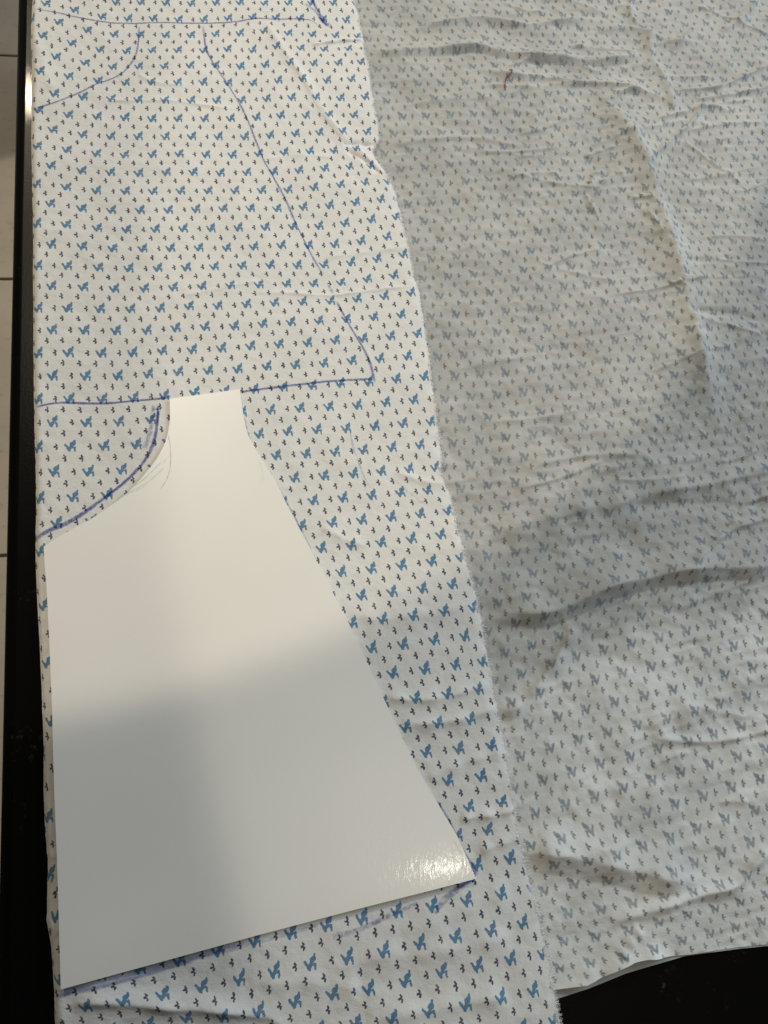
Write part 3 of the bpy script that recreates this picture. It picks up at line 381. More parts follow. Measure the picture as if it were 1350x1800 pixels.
# left = upper side for a line drawn left to right in the photograph
_r = random.Random(21); FINE = []
for k in range(46):                                    # fine creases, mostly across the cloth, thickest at the far right
    if k < 30: cx, cy = _r.uniform(880, 1345), _r.uniform(-20, 330)
    else: cx, cy = _r.uniform(900, 1345), _r.uniform(420, 1450)
    a = _r.gauss(-0.12, 0.30); L = _r.uniform(35, 95); b = _r.uniform(-10, 10)
    FINE.append(([(cx - L * math.cos(a), cy - L * math.sin(a)), (cx, cy + b), (cx + L * math.cos(a), cy + L * math.sin(a))], _r.uniform(0.45, 1.15), _r.uniform(1.2, 2.4), _r.uniform(1.2, 2.4)))
LOW_FOLDS = Folds(FINE + [
    ([(640, 96), (740, 92), (836, 87), (901, 100), (1031, 111), (1090, 105), (1150, 100)], 3.0, 5.5, 2.6),
    ([(840, 127), (945, 138), (1031, 149), (1107, 157), (1170, 178)], 1.9, 2.6, 3.2),
    ([(700, 60), (831, 34), (923, 47), (1020, 36), (1060, 44)], 2.4, 2.2, 4.0),
    ([(1040, 60), (1100, 50), (1180, 75), (1240, 60)], 1.4, 4, 4),
    ([(1035, 130), (1058, 165), (1085, 206), (1123, 265), (1145, 325), (1161, 379), (1183, 449), (1204, 519), (1222, 600), (1243, 690), (1262, 770)], 4.0, 9.0, 11.0),
    ([(1140, 40), (1142, 97), (1168, 145), (1180, 185), (1172, 215)], 2.0, 5, 6),
    ([(1135, 288), (1175, 250), (1215, 216), (1240, 172)], 1.9, 1.7, 1.9),
    ([(1150, 212), (1200, 200), (1242, 189), (1285, 197)], 1.2, 1.5, 1.5),
    ([(1180, 162), (1258, 157), (1310, 135), (1360, 112)], 2.0, 2.6, 1.8),
    ([(1220, 178), (1290, 168), (1360, 152)], 1.7, 1.8, 2.4),
    ([(1260, 60), (1300, 35), (1340, -10)], 1.8, 3.0, 3.0),
    ([(1120, -20), (1105, 20), (1120, 50)], 1.8, 3.0, 3.0),
    ([(1025, 278), (1060, 266), (1090, 258)], 1.1, 1.6, 1.3), ([(1033, 330), (1048, 305), (1062, 300)], 1.7, 1.7, 1.7),
    ([(1046, 336), (1070, 312), (1100, 305)], 1.3, 1.6, 1.6), ([(1027, 340), (1040, 365), (1052, 385)], 1.3, 1.4, 1.6),
    ([(1105, 352), (1125, 348), (1150, 352)], 1.2, 1.6, 1.4), ([(1135, 372), (1150, 395), (1160, 420)], 1.2, 1.5, 1.5),
    ([(1190, 495), (1230, 488), (1318, 487)], 0.9, 1.5, 1.5), ([(1200, 545), (1269, 551), (1370, 572)], -1.5, 2.6, 2.2),
    ([(1170, 505), (1190, 500), (1205, 512)], 1.2, 1.8, 1.5),
    ([(1228, 420), (1290, 415), (1360, 428)], 0.8, 2.2, 2.0), ([(1190, 320), (1260, 312), (1350, 290)], 0.8, 3.0, 2.0),
    ([(1040, 908), (1075, 894), (1105, 878), (1172, 864), (1261, 849), (1370, 812)], 2.5, 7.0, 4.6),
    ([(1105, 890), (1200, 886), (1305, 888), (1360, 880)], -1.4, 4.0, 4.0),
    ([(845, 1086), (900, 1080), (950, 1082), (999, 1066), (1040, 1047), (1088, 1029), (1172, 1011), (1261, 1002), (1330, 1000), (1390, 984)], 4.8, 13.0, 3.6),
    ([(1200, 998), (1243, 964), (1283, 933), (1370, 905)], 2.0, 3.2, 2.2), ([(1295, 893), (1330, 878), (1375, 862)], 1.8, 2.6, 2.2),
    ([(925, 826), (985, 809), (1061, 800), (1150, 804)], 1.1, 3.0, 2.4), ([(1020, 840), (1090, 822), (1180, 815), (1270, 800)], 1.0, 3.0, 3.0),
    ([(850, 990), (963, 980), (1061, 947), (1130, 930)], -1.8, 7.0, 7.0), ([(860, 940), (980, 905), (1050, 890)], 1.3, 6.0, 6.0),
    ([(1010, 1096), (995, 1125), (971, 1166), (942, 1207), (880, 1264)], 2.2, 5.0, 2.6),
    ([(895, 1502), (930, 1499), (1003, 1507), (1093, 1527), (1166, 1544), (1235, 1553)], 3.4, 11.0, 4.8),
    ([(1060, 1622), (1085, 1616), (1146, 1596), (1227, 1571), (1290, 1554), (1320, 1518), (1365, 1475)], 2.8, 2.4, 4.2),
    ([(1140, 1296), (1207, 1304), (1280, 1300), (1370, 1280)], 1.3, 2.6, 1.8), ([(1180, 1282), (1256, 1235), (1315, 1195), (1370, 1180)], 1.2, 5.0, 5.0),
    ([(1195, 1445), (1260, 1397), (1309, 1372), (1370, 1350)], -2.0, 4.0, 5.0), ([(1050, 1320), (1120, 1290), (1190, 1250), (1230, 1210)], 1.3, 9.0, 7.0),
    ([(990, 1420), (1080, 1390), (1170, 1400)], 0.9, 9.0, 9.0), ([(1085, 1690), (1110, 1650), (1130, 1630)], 1.2, 3.0, 3.0),
    ([(960, 1760), (1030, 1735), (1083, 1705), (1133, 1689), (1190, 1688)], 3.6, 5.0, 8.0),
    ([(680, 262), (760, 248), (840, 246), (930, 262)], 1.1, 4.0, 3.0), ([(690, 190), (780, 178), (880, 172)], 1.0, 3.0, 3.0),
    ([(780, 655), (860, 640), (960, 622)], 0.9, 4.0, 3.0), ([(770, 545), (860, 528), (960, 540)], 0.7, 4.0, 4.0),
    ([(900, 400), (1000, 392), (1100, 410)], 0.6, 5.0, 5.0),
    ([(1290, 600), (1350, 585), (1400, 590)], 0.9, 3.0, 3.0), ([(1240, 760), (1310, 735), (1370, 700)], 0.9, 5.0, 4.0),
], 1.2)
UP_FOLDS = Folds([
    ([(455, 30), (480, 68), (505, 105), (535, 147), (560, 190), (600, 243), (640, 283), (700, 330)], 1.1, 3.4, 5.0),
    ([(600, 262), (630, 259), (672, 262)], -1.8, 2.0, 2.4), ([(600, 268), (640, 290), (668, 315)], -1.0, 2.0, 2.0),
    ([(545, 88), (590, 82), (640, 78)], 1.4, 1.4, 1.0),
    ([(60, 60), (78, 120), (95, 175)], 0.6, 5, 5),
    ([(170, 187), (300, 186), (383, 197), (420, 200)], 0.55, 1.6, 1.2), ([(240, 135), (270, 152), (330, 160)], 0.5, 2.0, 1.5),
    ([(440, 520), (520, 522), (583, 525), (690, 512), (735, 510)], 0.65, 1.6, 1.3), ([(320, 528), (380, 515), (460, 498)], 0.5, 1.6, 1.5),
    ([(455, 290), (520, 280), (590, 285)], 0.45, 2.0, 2.0), ([(560, 460), (640, 450), (720, 440)], 0.5, 2.4, 2.0),
    ([(668, 1226), (733, 1232), (790, 1224), (860, 1200)], 1.5, 3.4, 3.0), ([(700, 1274), (760, 1272), (820, 1262), (880, 1238)], 1.6, 2.6, 3.8),
    ([(745, 1370), (800, 1345), (885, 1320)], 1.0, 4.0, 4.0), ([(800, 1440), (850, 1433), (885, 1428), (925, 1395)], 1.6, 3.4, 2.6),
    ([(600, 1060), (650, 1090), (760, 1080), (850, 1060)], 0.9, 6.0, 6.0), ([(830, 1500), (880, 1480), (925, 1472)], 1.1, 4.0, 3.0),
    ([(110, 1764), (150, 1758), (222, 1759), (300, 1768), (355, 1770), (440, 1779), (481, 1786), (510, 1815)], 2.4, 5.0, 2.6),
    ([(560, 1700), (660, 1680), (780, 1668), (900, 1640)], 1.5, 9.0, 7.0), ([(430, 1730), (520, 1722), (640, 1735)], 1.1, 6.0, 5.0),
    ([(700, 1640), (800, 1600), (900, 1560)], 0.9, 7.0, 6.0), ([(640, 1790), (760, 1770), (900, 1745)], 1.2, 6.0, 5.0),
    ([(560, 925), (600, 950), (650, 965)], 0.9, 4.0, 3.0), ([(690, 830), (740, 850), (790, 855)], 0.8, 3.0, 3.0),
    ([(70, 1500), (84, 1507), (105, 1503)], 0.6, 3.5, 2.5), ([(60, 1620), (84, 1617), (110, 1640)], 0.5, 3.5, 3.0),
])
RAW = [(590, -330), (612, -90), (618, -40), (623, 0), (632, 33), (640, 77), (647, 110), (654, 150), (662, 200), (669, 240), (664, 252), (655, 263), (662, 280), (676, 300), (693, 328), (705, 377), (717, 427), (723, 460),
       (728, 487), (737, 513), (745, 557), (752, 607), (757, 650), (763, 690), (768, 733), (773, 770), (778, 803), (776, 827), (783, 855), (793, 873), (800, 910), (812, 950), (823, 993), (835, 1040),
       (847, 1087), (855, 1143), (867, 1200), (875, 1253), (887, 1310), (897, 1365), (907, 1450), (920, 1507), (937, 1563), (950, 1627), (967, 1700), (978, 1767), (984, 1800), (1000, 1900)]
FOLD = [(66, -330), (62, -90), (60, -40), (57, 0), (55, 43), (57, 133), (55, 213), (57, 333), (58, 450), (58, 517), (59, 683), (62, 817), (63, 900), (62, 933), (63, 1000), (68, 1100), (73, 1220), (77, 1317), (77, 1393),
        (80, 1467), (84, 1510), (82, 1617), (90, 1667), (95, 1750), (97, 1800), (104, 1900)]
Z_LOW, Z_UP, Z_PAPER = 0.0014, 0.0042, 0.0055
raw_w = curve_w(RAW, Z_UP); fold_w = curve_w(FOLD, Z_UP)
y_top, y_bot = float(world(1400, -60, Z_UP)[1]), float(world(400, 1885, Z_UP)[1])

def x_on(poly, Y):
    o = np.argsort(poly[:, 1]); return np.interp(Y, poly[o, 1], poly[o, 0])

def z_low(X, Y):
    z = LOW_FOLDS(X, Y)
    cover = np.clip((x_on(raw_w, Y) - X) / 0.012, 0, 1)          # pressed flat under the upper layer
    z = z * (1 - 0.75 * cover)
    soft = 0.00060 * vnoise(X * 42, Y * 60, 1) + 0.00050 * vnoise(X * 80 + 9 + Y * 25, Y * 190 - X * 30, 2) + 0.00045 * (0.5 - np.abs(vnoise(X * 70, Y * 230 - X * 60, 5))) + 0.00030 * (0.5 - np.abs(vnoise(X * 150 + Y * 90, Y * 150, 6))) + 0.00016 * vnoise(X * 260, Y * 330, 3)
    z = Z_LOW + z + soft * (1 - 0.5 * cover)
    return np.maximum(z, 0.0005)

PAPER = [(298, 701), (360, 692.5), (422, 684), (425, 708), (428, 730), (432, 750), (437, 767), (450, 790), (483, 843), (510, 898), (550, 973), (593, 1057), (617, 1103), (677, 1233), (733, 1350), (760, 1396),
         (803, 1469), (822, 1512), (835, 1544), (743, 1568), (617, 1600), (450, 1644), (280, 1691), (108, 1738), (104, 1620), (100, 1500), (96, 1400), (94, 1330), (92, 1250), (87, 1130), (82, 1033), (78, 983), (77, 961),
         (104, 943), (133, 927), (157, 914), (180, 899), (204, 882), (227, 863), (242, 848), (256, 831), (267, 818), (277, 804), (285, 789), (291, 776), (295, 762), (298, 745), (299, 730)]
paper_w = curve_w(PAPER, Z_PAPER)

def inside(poly, X, Y):
    r = np.zeros(X.shape, bool); n = len(poly)
    for i in range(n):
        x1, y1 = poly[i]; x2, y2 = poly[(i + 1) % n]
        c = ((y1 > Y) != (y2 > Y)) & (X < (x2 - x1) * (Y - y1) / (y2 - y1 + 1e-15) + x1); r ^= c
    return r

def edge_dist(poly, X, Y):
    best = np.full(X.shape, 1e9); n = len(poly)
    for i in range(n):
        ax, ay = poly[i]; bx, by = poly[(i + 1) % n]; dx, dy = bx - ax, by - ay
        t = np.clip(((X - ax) * dx + (Y - ay) * dy) / (dx * dx + dy * dy), 0, 1)
        best = np.minimum(best, np.hypot(X - ax - t * dx, Y - ay - t * dy))
    return best

def z_up(X, Y):
    z = UP_FOLDS(X, Y)
    soft = 0.00040 * vnoise(X * 38 + 3, Y * 46, 11) + 0.00020 * vnoise(X * 90, Y * 120 + 5, 12) + 0.00008 * vnoise(X * 240, Y * 300, 13)
    low = float(world(400, 1500, 0)[1])
    z = z + soft * (1 + 0.8 * np.clip((low - Y) / 0.05, 0, 1))
    ins = inside(paper_w, X, Y)
    if ins.any():
        d = np.zeros_like(X); d[ins] = edge_dist(paper_w, X[ins], Y[ins])
        k = np.clip(d / 0.006, 0, 1)
        z = np.where(ins, np.minimum(z * (1 - k), 0.0006), np.minimum(z, 1))
    z = Z_UP + z
    xl = x_on(fold_w, Y); xr = x_on(raw_w, Y)
    s = np.clip((X - xl) / 0.0030, 0, 1)
    z = z - 0.0021 * (1 - np.sqrt(np.clip(1 - (1 - s) ** 2, 0, 1)))              # rolls over at the fold
    curl = np.clip(1 - (xr - X) / 0.006, 0, 1)
    z = z + (0.0007 * vnoise(Y * 150, Y * 0 + 2.5, 21) - 0.0005) * curl ** 2     # raw edge dips and lifts
    return z

cloth = bpy.data.objects.new('folded_cotton_fabric', None); COL.objects.link(cloth); cloth.empty_display_size = 0.05
cloth['label'] = 'white cotton fabric printed with small blue rabbits, folded over on the black counter'
cloth['category'] = 'fabric'

# upper layer, printed face up
NY, NX = 1100, 470
ys = np.linspace(y_bot, y_top, NY)
t = np.linspace(0, 1, NX)
xl = x_on(fold_w, ys); xr = x_on(raw_w, ys) + 0.00035 * vnoise(ys * 900, ys * 0, 31) + 0.0005 * vnoise(ys * 240, ys * 0 + 7, 32)
X = xl[:, None] + (xr - xl)[:, None] * t[None, :]; Y = np.repeat(ys[:, None], NX, 1)
Z = np.maximum(z_up(X, Y), z_low(X, Y) + 0.0005)
px, py = survey(X, Y, np.full_like(X, Z_UP))
wear = np.clip(1 - (xr[:, None] - X) / (0.0020 + 0.0012 * vnoise(Y * 420, X * 30, 33)), 0, 1) * 0.85
uv = WUP(px, py)
# the turn at the fold: a few columns that roll under
RN = 7
Xr = np.empty((NY, RN)); Zr = np.empty((NY, RN)); r0 = (Z[:, 0] - 0.0004) / 2
for k in range(RN):
    a = math.pi / 2 * (k / (RN - 1)) * 2
    Xr[:, RN - 1 - k] = xl - r0 * math.sin(a) * 0.8; Zr[:, RN - 1 - k] = Z[:, 0] - r0 * (1 - math.cos(a))
uvr = np.repeat(uv[:, :1], RN, 1).copy(); uvr[..., 0] -= np.linspace(0.30, 0, RN)[None, :]
Xa = np.c_[Xr[:, :-1], X]; Za = np.c_[Zr[:, :-1], Z]; Ya = np.repeat(ys[:, None], Xa.shape[1], 1)
uva = np.concatenate([uvr[:, :-1], uv], 1); wa = np.c_[np.zeros((NY, RN - 1)), wear]
link('upper_layer', grid_mesh('upper_layer', Xa, Ya, Za, uva, wa), MAT_FACE, cloth, label='upper layer, printed side up, with a frayed raw edge')

# lower layer, reverse side up
HEM = [(40, 1930), (900, 1775), (975, 1739), (1027, 1728), (1055, 1714), (1083, 1699), (1108, 1689), (1133, 1683), (1187, 1680), (1233, 1675), (1300, 1665), (1350, 1660), (1560, 1615)]
hem_w = curve_w(HEM, Z_LOW)
def lower_grid(xs, hem, drop, y_hi, ny, zfun):
    o = np.argsort(hem[:, 0]); yb = np.interp(xs, hem[o, 0], hem[o, 1])
    tt = np.linspace(0, 1, ny) ** 1.0
    Y = yb[None, :] + (y_hi - yb)[None, :] * tt[:, None]; X = np.repeat(xs[None, :], ny, 0)
    return X, Y, zfun(X, Y)
xa = float(world(64, 1500, Z_LOW)[0]); xm = float(world(640, 200, Z_LOW)[0]) - 0.05; xe = float(world(1440, -60, Z_LOW)[0])
xm = float(min(raw_w[:, 0])) - 0.01
xs = np.r_[np.linspace(xa, xm, 40)[:-1], np.linspace(xm, xe, 560)]
def zl(X, Y):
    z = z_low(X, Y); s = np.clip((X - x_on(fold_w, Y)) / 0.004, 0, 1); return np.where(s < 1, 0.0006 + (z - 0.0006) * s, z)
LX, LY, LZ = lower_grid(xs, hem_w, 0, y_top, 860, zl)
inside_fold = LX > x_on(fold_w, LY) - 0.0004
q = inside_fold[:-1, :-1] & inside_fold[1:, 1:] & inside_fold[:-1, 1:] & inside_fold[1:, :-1]
lpx, lpy = survey(LX, LY, np.full_like(LX, Z_LOW))
luv = WLO(lpx, lpy); luv[..., 0] *= -1
dbl_lit = np.clip((lpy + 0.20 * (lpx - 900) - 1120) / 90 + 0.4 * vnoise(LX * 25, LY * 25, 81), 0, 1)  # lower right: doubled cloth, plus brightness painted in for lamp light
link('lower_layer', grid_mesh('lower_layer', LX, LY, LZ, luv, np.zeros_like(LX), keep=q, double_lit=dbl_lit * dbl_lit * (3 - 2 * dbl_lit)), MAT_BACK, cloth, label='lower layer with the faded reverse of the print facing up')
# hem turned under: shows as a pale strip below the lower layer's edge
HEM2 = [(800, 1815), (978, 1756), (1033, 1738), (1100, 1711), (1167, 1691), (1205, 1680), (1300, 1667.5), (1350, 1662.5), (1560, 1618)]
hem2_w = curve_w(HEM2, 0.0005)
xs2 = np.linspace(float(hem2_w[0, 0]) + 0.005, xe, 320)
def zh(X, Y): return 0.0006 + 0.00012 * (1 + vnoise(X * 120, Y * 120, 41))
o2 = np.argsort(hem2_w[:, 0]); yb2 = np.interp(xs2, hem2_w[o2, 0], hem2_w[o2, 1])
tt = np.linspace(0, 1, 24); HX = np.repeat(xs2[None, :], 24, 0); HY = yb2[None, :] + 0.022 * tt[:, None]
hpx, hpy = survey(HX, HY, np.full_like(HX, Z_LOW)); huv = WLO(hpx, hpy); huv[..., 0] *= -1; huv[..., 1] += 1.5
link('turned_hem', grid_mesh('turned_hem', HX, HY, np.minimum(zh(HX, HY), z_low(HX, HY) - 0.0002), huv, np.ones_like(HX)), MAT_BACK, cloth)

# frayed threads along the raw edge
MAT_THREAD = plain('loose_cotton_thread', (0.92, 0.91, 0.89), 0.8, 0.2)
def threads(spec):
    V = []; F = []
    for p0, d0, length, w, bend, rise in spec:
        n = 4; s = Vector((-d0.y, d0.x, 0)); pts = []
        for k in range(n + 1):
            f = k / n; c = p0 + d0 * (length * f) + s * (bend * f * f) + Vector((0, 0, rise * f * (1 - 0.6 * f)))
            c.z = max(c.z, 0.0004); pts.append(c)
        b = len(V)
        for k, c in enumerate(pts):
            ww = w * (1 - 0.5 * k / n)
            V += [tuple(c + s * ww), tuple(c + Vector((0, 0, ww * 1.4))), tuple(c - s * ww)]
        for k in range(n):
            a = b + 3 * k
            F += [(a, a + 1, a + 4, a + 3), (a + 1, a + 2, a + 5, a + 4), (a + 2, a, a + 3, a + 5)]
    me = bpy.data.meshes.new('frayed_edge'); me.from_pydata(V, [], F); me.update(); return me
spec = []
for k in range(4200):
    j = random.randrange(4, NY - 4); x = xr[j]; y = ys[j] + random.uniform(-1, 1) * abs(ys[1] - ys[0])
    tang = Vector((xr[j + 3] - xr[j - 3], ys[j + 3] - ys[j - 3], 0)).normalized(); out = Vector((tang.y, -tang.x, 0))
    if out.x < 0: out = -out
    a = random.gauss(0.0, 0.38); d = Matrix.Rotation(a, 3, 'Z') @ out
    dens = 0.5 + 0.5 * float(vnoise(np.array(y * 130), np.array(1.5), 51))
    L = random.uniform(0.0007, 0.0016) * (0.6 + 1.2 * dens)
    if random.random() < 0.05: L *= 1.8
    spec.append((Vector((x, y, Z[j, -1] + 0.0001)) - d * 0.0010, d, L + 0.0010, random.uniform(0.00004, 0.00008), random.uniform(-0.0006, 0.0006), random.uniform(-0.0008, 0.0006)))
for k in range(150):      # a few long ones lying along the edge
    j = random.randrange(10, NY - 10)
    tang = Vector((xr[j + 3] - xr[j - 3], ys[j + 3] - ys[j - 3], 0)).normalized() * random.choice((-1, 1))
    spec.append((Vector((xr[j] + random.uniform(-0.0002, 0.0009), ys[j], Z[j, -1] - random.uniform(0, 0.0008))), Matrix.Rotation(random.gauss(0, 0.25), 3, 'Z') @ tang,
                 random.uniform(0.002, 0.006), 0.00005, random.uniform(-0.0008, 0.0008), -0.0004))
link('frayed_edge', threads(spec), MAT_THREAD, cloth, kind='stuff')

# ---------------------------------------------------------------- drawn lines
def ribbon(name, pts, w_mm, mat, parent, zf, lift, wvar=0.25, fade=(0.08, 0.08), strength=1.0, seed=0, level=Z_UP):
    P = resample(curve_w(pts, level), 0.0012); n = len(P)
    T = np.gradient(P, axis=0); T /= np.linalg.norm(T, axis=1)[:, None]; S = np.c_[-T[:, 1], T[:, 0]]
    f = np.linspace(0, 1, n); ww = w_mm * 0.00062 * (1 + wvar * vnoise(f * n / 9, f * 0, 60 + seed))
    cols = np.array([-1, -0.45, 0.45, 1.0]); alpha = np.array([0, 1, 1, 0.0])
    X = P[:, None, 0] + S[:, None, 0] * ww[:, None] * cols; Y = P[:, None, 1] + S[:, None, 1] * ww[:, None] * cols
    Zz = zf(X, Y) + lift
    me = grid_mesh(name, X, Y, Zz)
    end = np.clip(np.minimum((f + 0.02) / max(fade[0], 1e-3), (1 - f + 0.02) / max(fade[1], 1e-3)), 0, 1) * strength
    a = me.attributes.new('ink', 'FLOAT', 'POINT'); a.data.foreach_set('value', (end[:, None] * alpha[None, :]).astype(np.float32).ravel())
    return link(name, me, mat, parent)
INK = ink('blue_marker', (0.31, 0.33, 0.58), 900, 0.15, 0.60, 0.88)
INK_F = ink('faint_blue_marker', (0.42, 0.44, 0.62), 700, 0.30, 0.70, 0.75)
zu = lambda X, Y: np.maximum(z_up(X, Y), z_low(X, Y) + 0.0005)
LINES = [
    ([(62, 16), (97, 22), (143, 33), (187, 40), (213, 41), (283, 39), (333, 40), (385, 40), (417, 38), (450, 33), (483, 34), (530, 34), (550, 38), (566, 50)], 0.95, INK, .85),
    ([(245, 46), (243, 73), (237, 100), (217, 127), (193, 140), (167, 149), (143, 162), (100, 180), (58, 192)], 1.0, INK, .80),
    ([(357, 44), (361, 78), (369, 100), (385, 125), (408, 160), (430, 200), (450, 248), (463, 280), (480, 310), (500, 347), (520, 393), (537, 427), (552, 455), (569, 484)], 1.0, INK, .78),
    ([(577, 500), (586, 517)], 1.6, INK_F, .9),
    ([(592, 530), (600, 546), (617, 577), (637, 610), (650, 637), (659, 672)], 1.3, INK, .85),
    ([(300, 699), (260, 703), (233, 705), (183, 709), (133, 708), (100, 708), (63, 715)], 1.15, INK, 1.0),
    ([(418, 690), (450, 685), (517, 677), (583, 670), (655, 666)], 1.25, INK, .9),
    ([(279, 713), (277, 737), (273, 767), (262, 797), (242, 825), (215, 851), (187, 873), (153, 898), (117, 920), (85, 933), (60, 948)], 1.7, INK, .95),
    ([(277, 716), (275, 722), (278, 718), (277, 745)], 1.0, INK, .9),
    ([(271, 712), (267, 740), (263, 765), (254, 788)], 2.2, INK_F, .95),
    ([(242, 822), (222, 845), (190, 871)], 1.0, INK_F, .8),
    ([(98, 1748), (167, 1731), (233, 1714), (300, 1696), (367, 1677), (430, 1660)], 2.5, INK, .42),
    ([(98, 1752), (180, 1733), (260, 1713), (340, 1690)], 1.2, INK, .4),
    ([(430, 1662), (500, 1643), (560, 1625)], 1.4, INK_F, .6),
    ([(585, 1645), (637, 1631), (683, 1609), (735, 1587)], 2.0, INK_F, 1.0),
    ([(762, 1604), (783, 1579), (808, 1559), (830, 1543)], 2.6, INK_F, 1.0),
    ([(795, 1566), (812, 1556), (834, 1543)], 1.2, INK, .85),
    ([(767, 1408), (790, 1448), (813, 1494), (829, 1522), (838, 1540)], 1.7, INK, .8),
    ([(430, 735), (440, 775), (470, 825), (515, 905), (555, 985)], 1.2, INK_F, .9),
    ([(615, 755), (620, 783), (630, 811), (640, 838), (652, 858)], 0.9, INK_F, .75),
    ([(693, 843), (715, 862), (745, 886)], 0.8, INK_F, .5),
    ([(546, -6), (557, 17), (575, 45)], 1.6, INK, .9), ([(536, 8), (553, 20), (570, 42)], 1.0, INK, .7), ([(560, 30), (575, 46), (578, 40)], 1.4, INK, .7),
    ([(463, 47), (503, 100), (533, 146), (560, 193), (590, 234), (620, 266)], 0.7, INK_F, .55),
    ([(573, 190), (600, 225), (640, 275), (672, 308)], 0.7, INK_F, .5),
]
for k, (pts, w, m, st) in enumerate(LINES):
    ribbon('marker_line', pts, w, m, cloth, zu, 0.00016 + 0.00001 * k, strength=st, seed=k)

# ---------------------------------------------------------------- paper pattern piece
def paper_mat():
    N = NT('coated_paper')
    g = N.node('ShaderNodeNewGeometry')
    n = N.noise(g, 14.0, 4)
    c = N.mix(N.ramp(n, 0.3, 0.7), (0.80, 0.775, 0.72), (0.825, 0.80, 0.745))
    N.put(N.bsdf.inputs['Base Color'], c); N.put(N.bsdf.inputs['Roughness'], 0.36); N.put(N.bsdf.inputs['Specular IOR Level'], 0.5)
    N.put(N.bsdf.inputs['Coat Weight'], 0.11); N.put(N.bsdf.inputs['Coat Roughness'], 0.11)
    st = N.vec('MULTIPLY', g, (1.0, 0.35, 1.0))
    h = N.math('MULTIPLY_ADD', N.noise(st, 620.0, 3, 0.6), 0.6, N.noise(st, 190.0, 3, 0.6))
    b = N.bump(h, 0.20, 0.0004)
    N.put(N.bsdf.inputs['Coat Normal'], b); N.put(N.bsdf.inputs['Normal'], N.bump(N.noise(g, 400.0, 3), 0.05, 0.0004))
    return N.m
pc = wv(835, 1544, Z_PAPER); pb0 = wv(108, 1738, Z_PAPER)
bdir = (pc - pb0).normalized(); bnor = Vector((-bdir.y, bdir.x, 0))
def z_paper(X, Y):
    X = np.asarray(X, float); Y = np.asarray(Y, float)
    s = (X - pb0.x) * bnor.x + (Y - pb0.y) * bnor.y                  # distance up from the bottom edge
    along = (X - pb0.x) * bdir.x + (Y - pb0.y) * bdir.y
    z = Z_PAPER + 0.0009 * np.exp(-(s / 0.026) ** 2)
    dc = np.hypot(X - pc.x, Y - pc.y); z = z + 0.0004 * np.exp(-(dc / 0.03) ** 2)
    z = z + 0.00022 * vnoise(X * 16, Y * 16, 71) + 0.0003 * np.exp(-((along - 0.0) / 0.02) ** 2)
    return z
from mathutils.geometry import delaunay_2d_cdt
out = np.vstack([resample(np.vstack([paper_w[a], paper_w[(a + 1) % len(paper_w)]]), 0.004)[:-1] for a in range(len(paper_w))])
x0, x1 = out[:, 0].min(), out[:, 0].max(); y0, y1 = out[:, 1].min(), out[:, 1].max()
gx, gy = np.meshgrid(np.arange(x0, x1, 0.004), np.arange(y0, y1, 0.004)); gx = gx + RNG.uniform(-.0008, .0008, gx.shape)
ok = inside(out, gx, gy); gx, gy = gx[ok], gy[ok]; ok = edge_dist(out, gx, gy) > 0.002; gx, gy = gx[ok], gy[ok]
no = len(out)
r = delaunay_2d_cdt([Vector(p) for p in out] + [Vector(p) for p in np.c_[gx, gy]], [(a, (a + 1) % no) for a in range(no)], [], 1, 1e-7)
pv, pf = np.array([list(v) for v in r[0]]), r[2]
zt = z_paper(pv[:, 0], pv[:, 1]); nv = len(pv)
V = [(a, b, c) for (a, b), c in zip(pv, zt)] + [(a, b, c - 0.0003) for (a, b), c in zip(pv, zt)]
bm = bmesh.new(); bv = [bm.verts.new(v) for v in V]
for f in pf:
    t = [bv[a] for a in f]
    if (t[1].co - t[0].co).cross(t[2].co - t[0].co).z < 0: t = t[::-1]
    q = bm.faces.new(t); q.smooth = True
bnd = [e for e in bm.edges if e.is_boundary]; bm.verts.index_update()
pairs = [(e.verts[0].index, e.verts[1].index) for e in bnd]
for f in pf:
    t = [bv[a + nv] for a in f]
    if (t[1].co - t[0].co).cross(t[2].co - t[0].co).z > 0: t = t[::-1]
    bm.faces.new(t)
for a, b in pairs: bm.faces.new((bv[a], bv[b], bv[b + nv], bv[a + nv]))
for e in bnd: e.smooth = False
bmesh.ops.recalc_face_normals(bm, faces=bm.faces)
me = bpy.data.meshes.new('paper_pattern'); bm.to_mesh(me); bm.free()
paper = link('paper_pattern_piece', me, paper_mat(), label='white paper dress pattern piece with curved neckline lying on the rabbit print fabric', category='paper pattern')
LEAD = ink('pencil_lead', (0.42, 0.41, 0.40), 1500, 0.25, 0.65, 0.8)
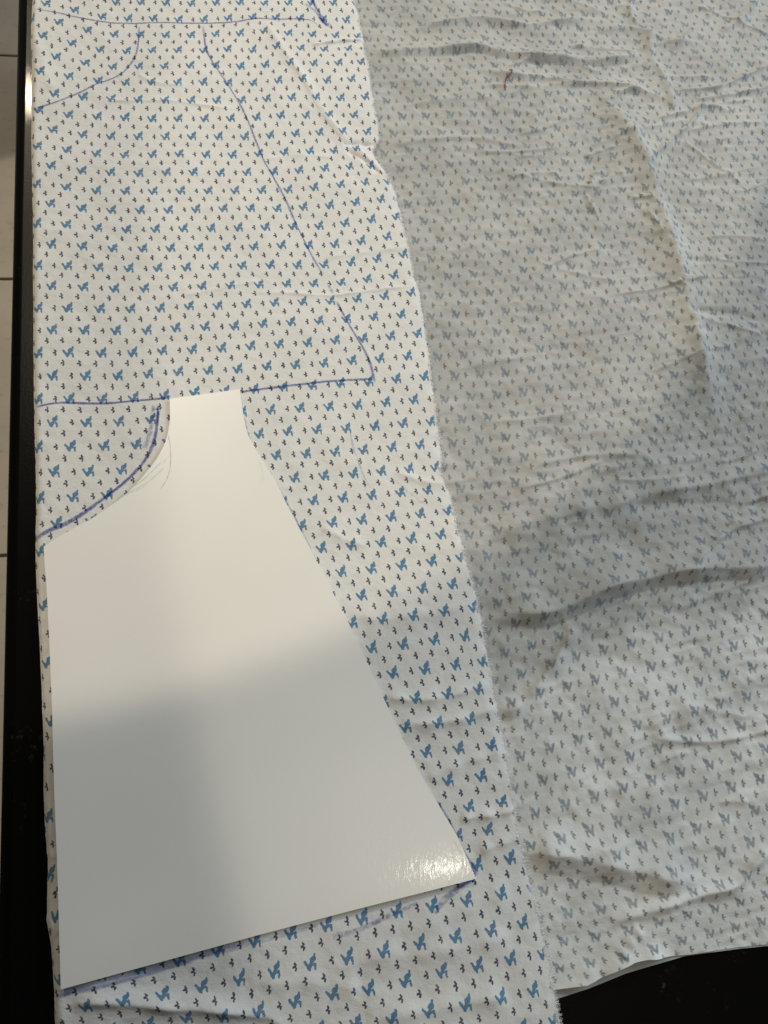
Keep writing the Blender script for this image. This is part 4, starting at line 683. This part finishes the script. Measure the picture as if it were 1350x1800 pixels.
for k, (pts, w, st) in enumerate([
    ([(295.5, 764), (298.5, 780), (300, 800), (299.5, 820), (296, 835), (290, 848), (282, 860)], .30, .8),
    ([(284, 812), (272, 824), (258, 838), (244, 849), (232, 857)], .28, .7), ([(288, 822), (276, 834), (262, 846), (246, 856), (238, 860)], .26, .75),
    ([(300, 798), (292, 808), (284, 816)], .22, .45), ([(262, 850), (245, 860), (225, 868), (208, 878), (197, 886)], .24, .6), ([(240, 858), (222, 867), (205, 877)], .26, .7),
    ([(455, 808), (461, 826), (464, 848)], .22, .45), ([(458, 820), (460, 838), (458, 856)], .2, .35),
    ([(796, 1475), (803, 1488), (811, 1500)], .3, .5)]):
    ribbon('pencil_line', pts, w, LEAD, paper, z_paper, 0.00008 + 0.00001 * k, strength=st, seed=30 + k, level=Z_PAPER)

# ---------------------------------------------------------------- red thread lying on the lower layer
def tube(name, P, r, mat, **props):
    V = []; F = []; m = 6
    for k, c in enumerate(P):
        tn = (P[min(k + 1, len(P) - 1)] - P[max(k - 1, 0)]).normalized(); s = tn.cross(Vector((0, 0, 1))).normalized(); u = s.cross(tn)
        rr = r * (1.0 + 0.15 * math.sin(k * 1.7))
        V += [tuple(c + (s * math.cos(a) + u * math.sin(a)) * rr) for a in (2 * math.pi * i / m for i in range(m))]
    for k in range(len(P) - 1):
        for i in range(m): F.append((k * m + i, k * m + (i + 1) % m, (k + 1) * m + (i + 1) % m, (k + 1) * m + i))
    F += [tuple(range(m))[::-1], tuple((len(P) - 1) * m + i for i in range(m))]
    me = bpy.data.meshes.new(name); me.from_pydata(V, [], F); me.update()
    for p in me.polygons: p.use_smooth = True
    return link(name, me, mat, **props)
tp = resample(curve_w([(894, 127), (897, 133), (891, 137.5), (888, 142), (887, 148), (886.5, 154), (887.5, 160)], Z_LOW), 0.0004)
tz = z_low(tp[:, 0], tp[:, 1])
tube('red_thread', [Vector((a, b, c + 0.00025 + 0.0005 * abs(math.sin(k * 0.16)))) for k, (a, b, c) in enumerate(zip(tp[:, 0], tp[:, 1], tz))], 0.00030,
     plain('red_sewing_thread', (0.27, 0.018, 0.036), 0.8, 0.2), label='short curled dark red thread lying on the lower fabric layer', category='thread')
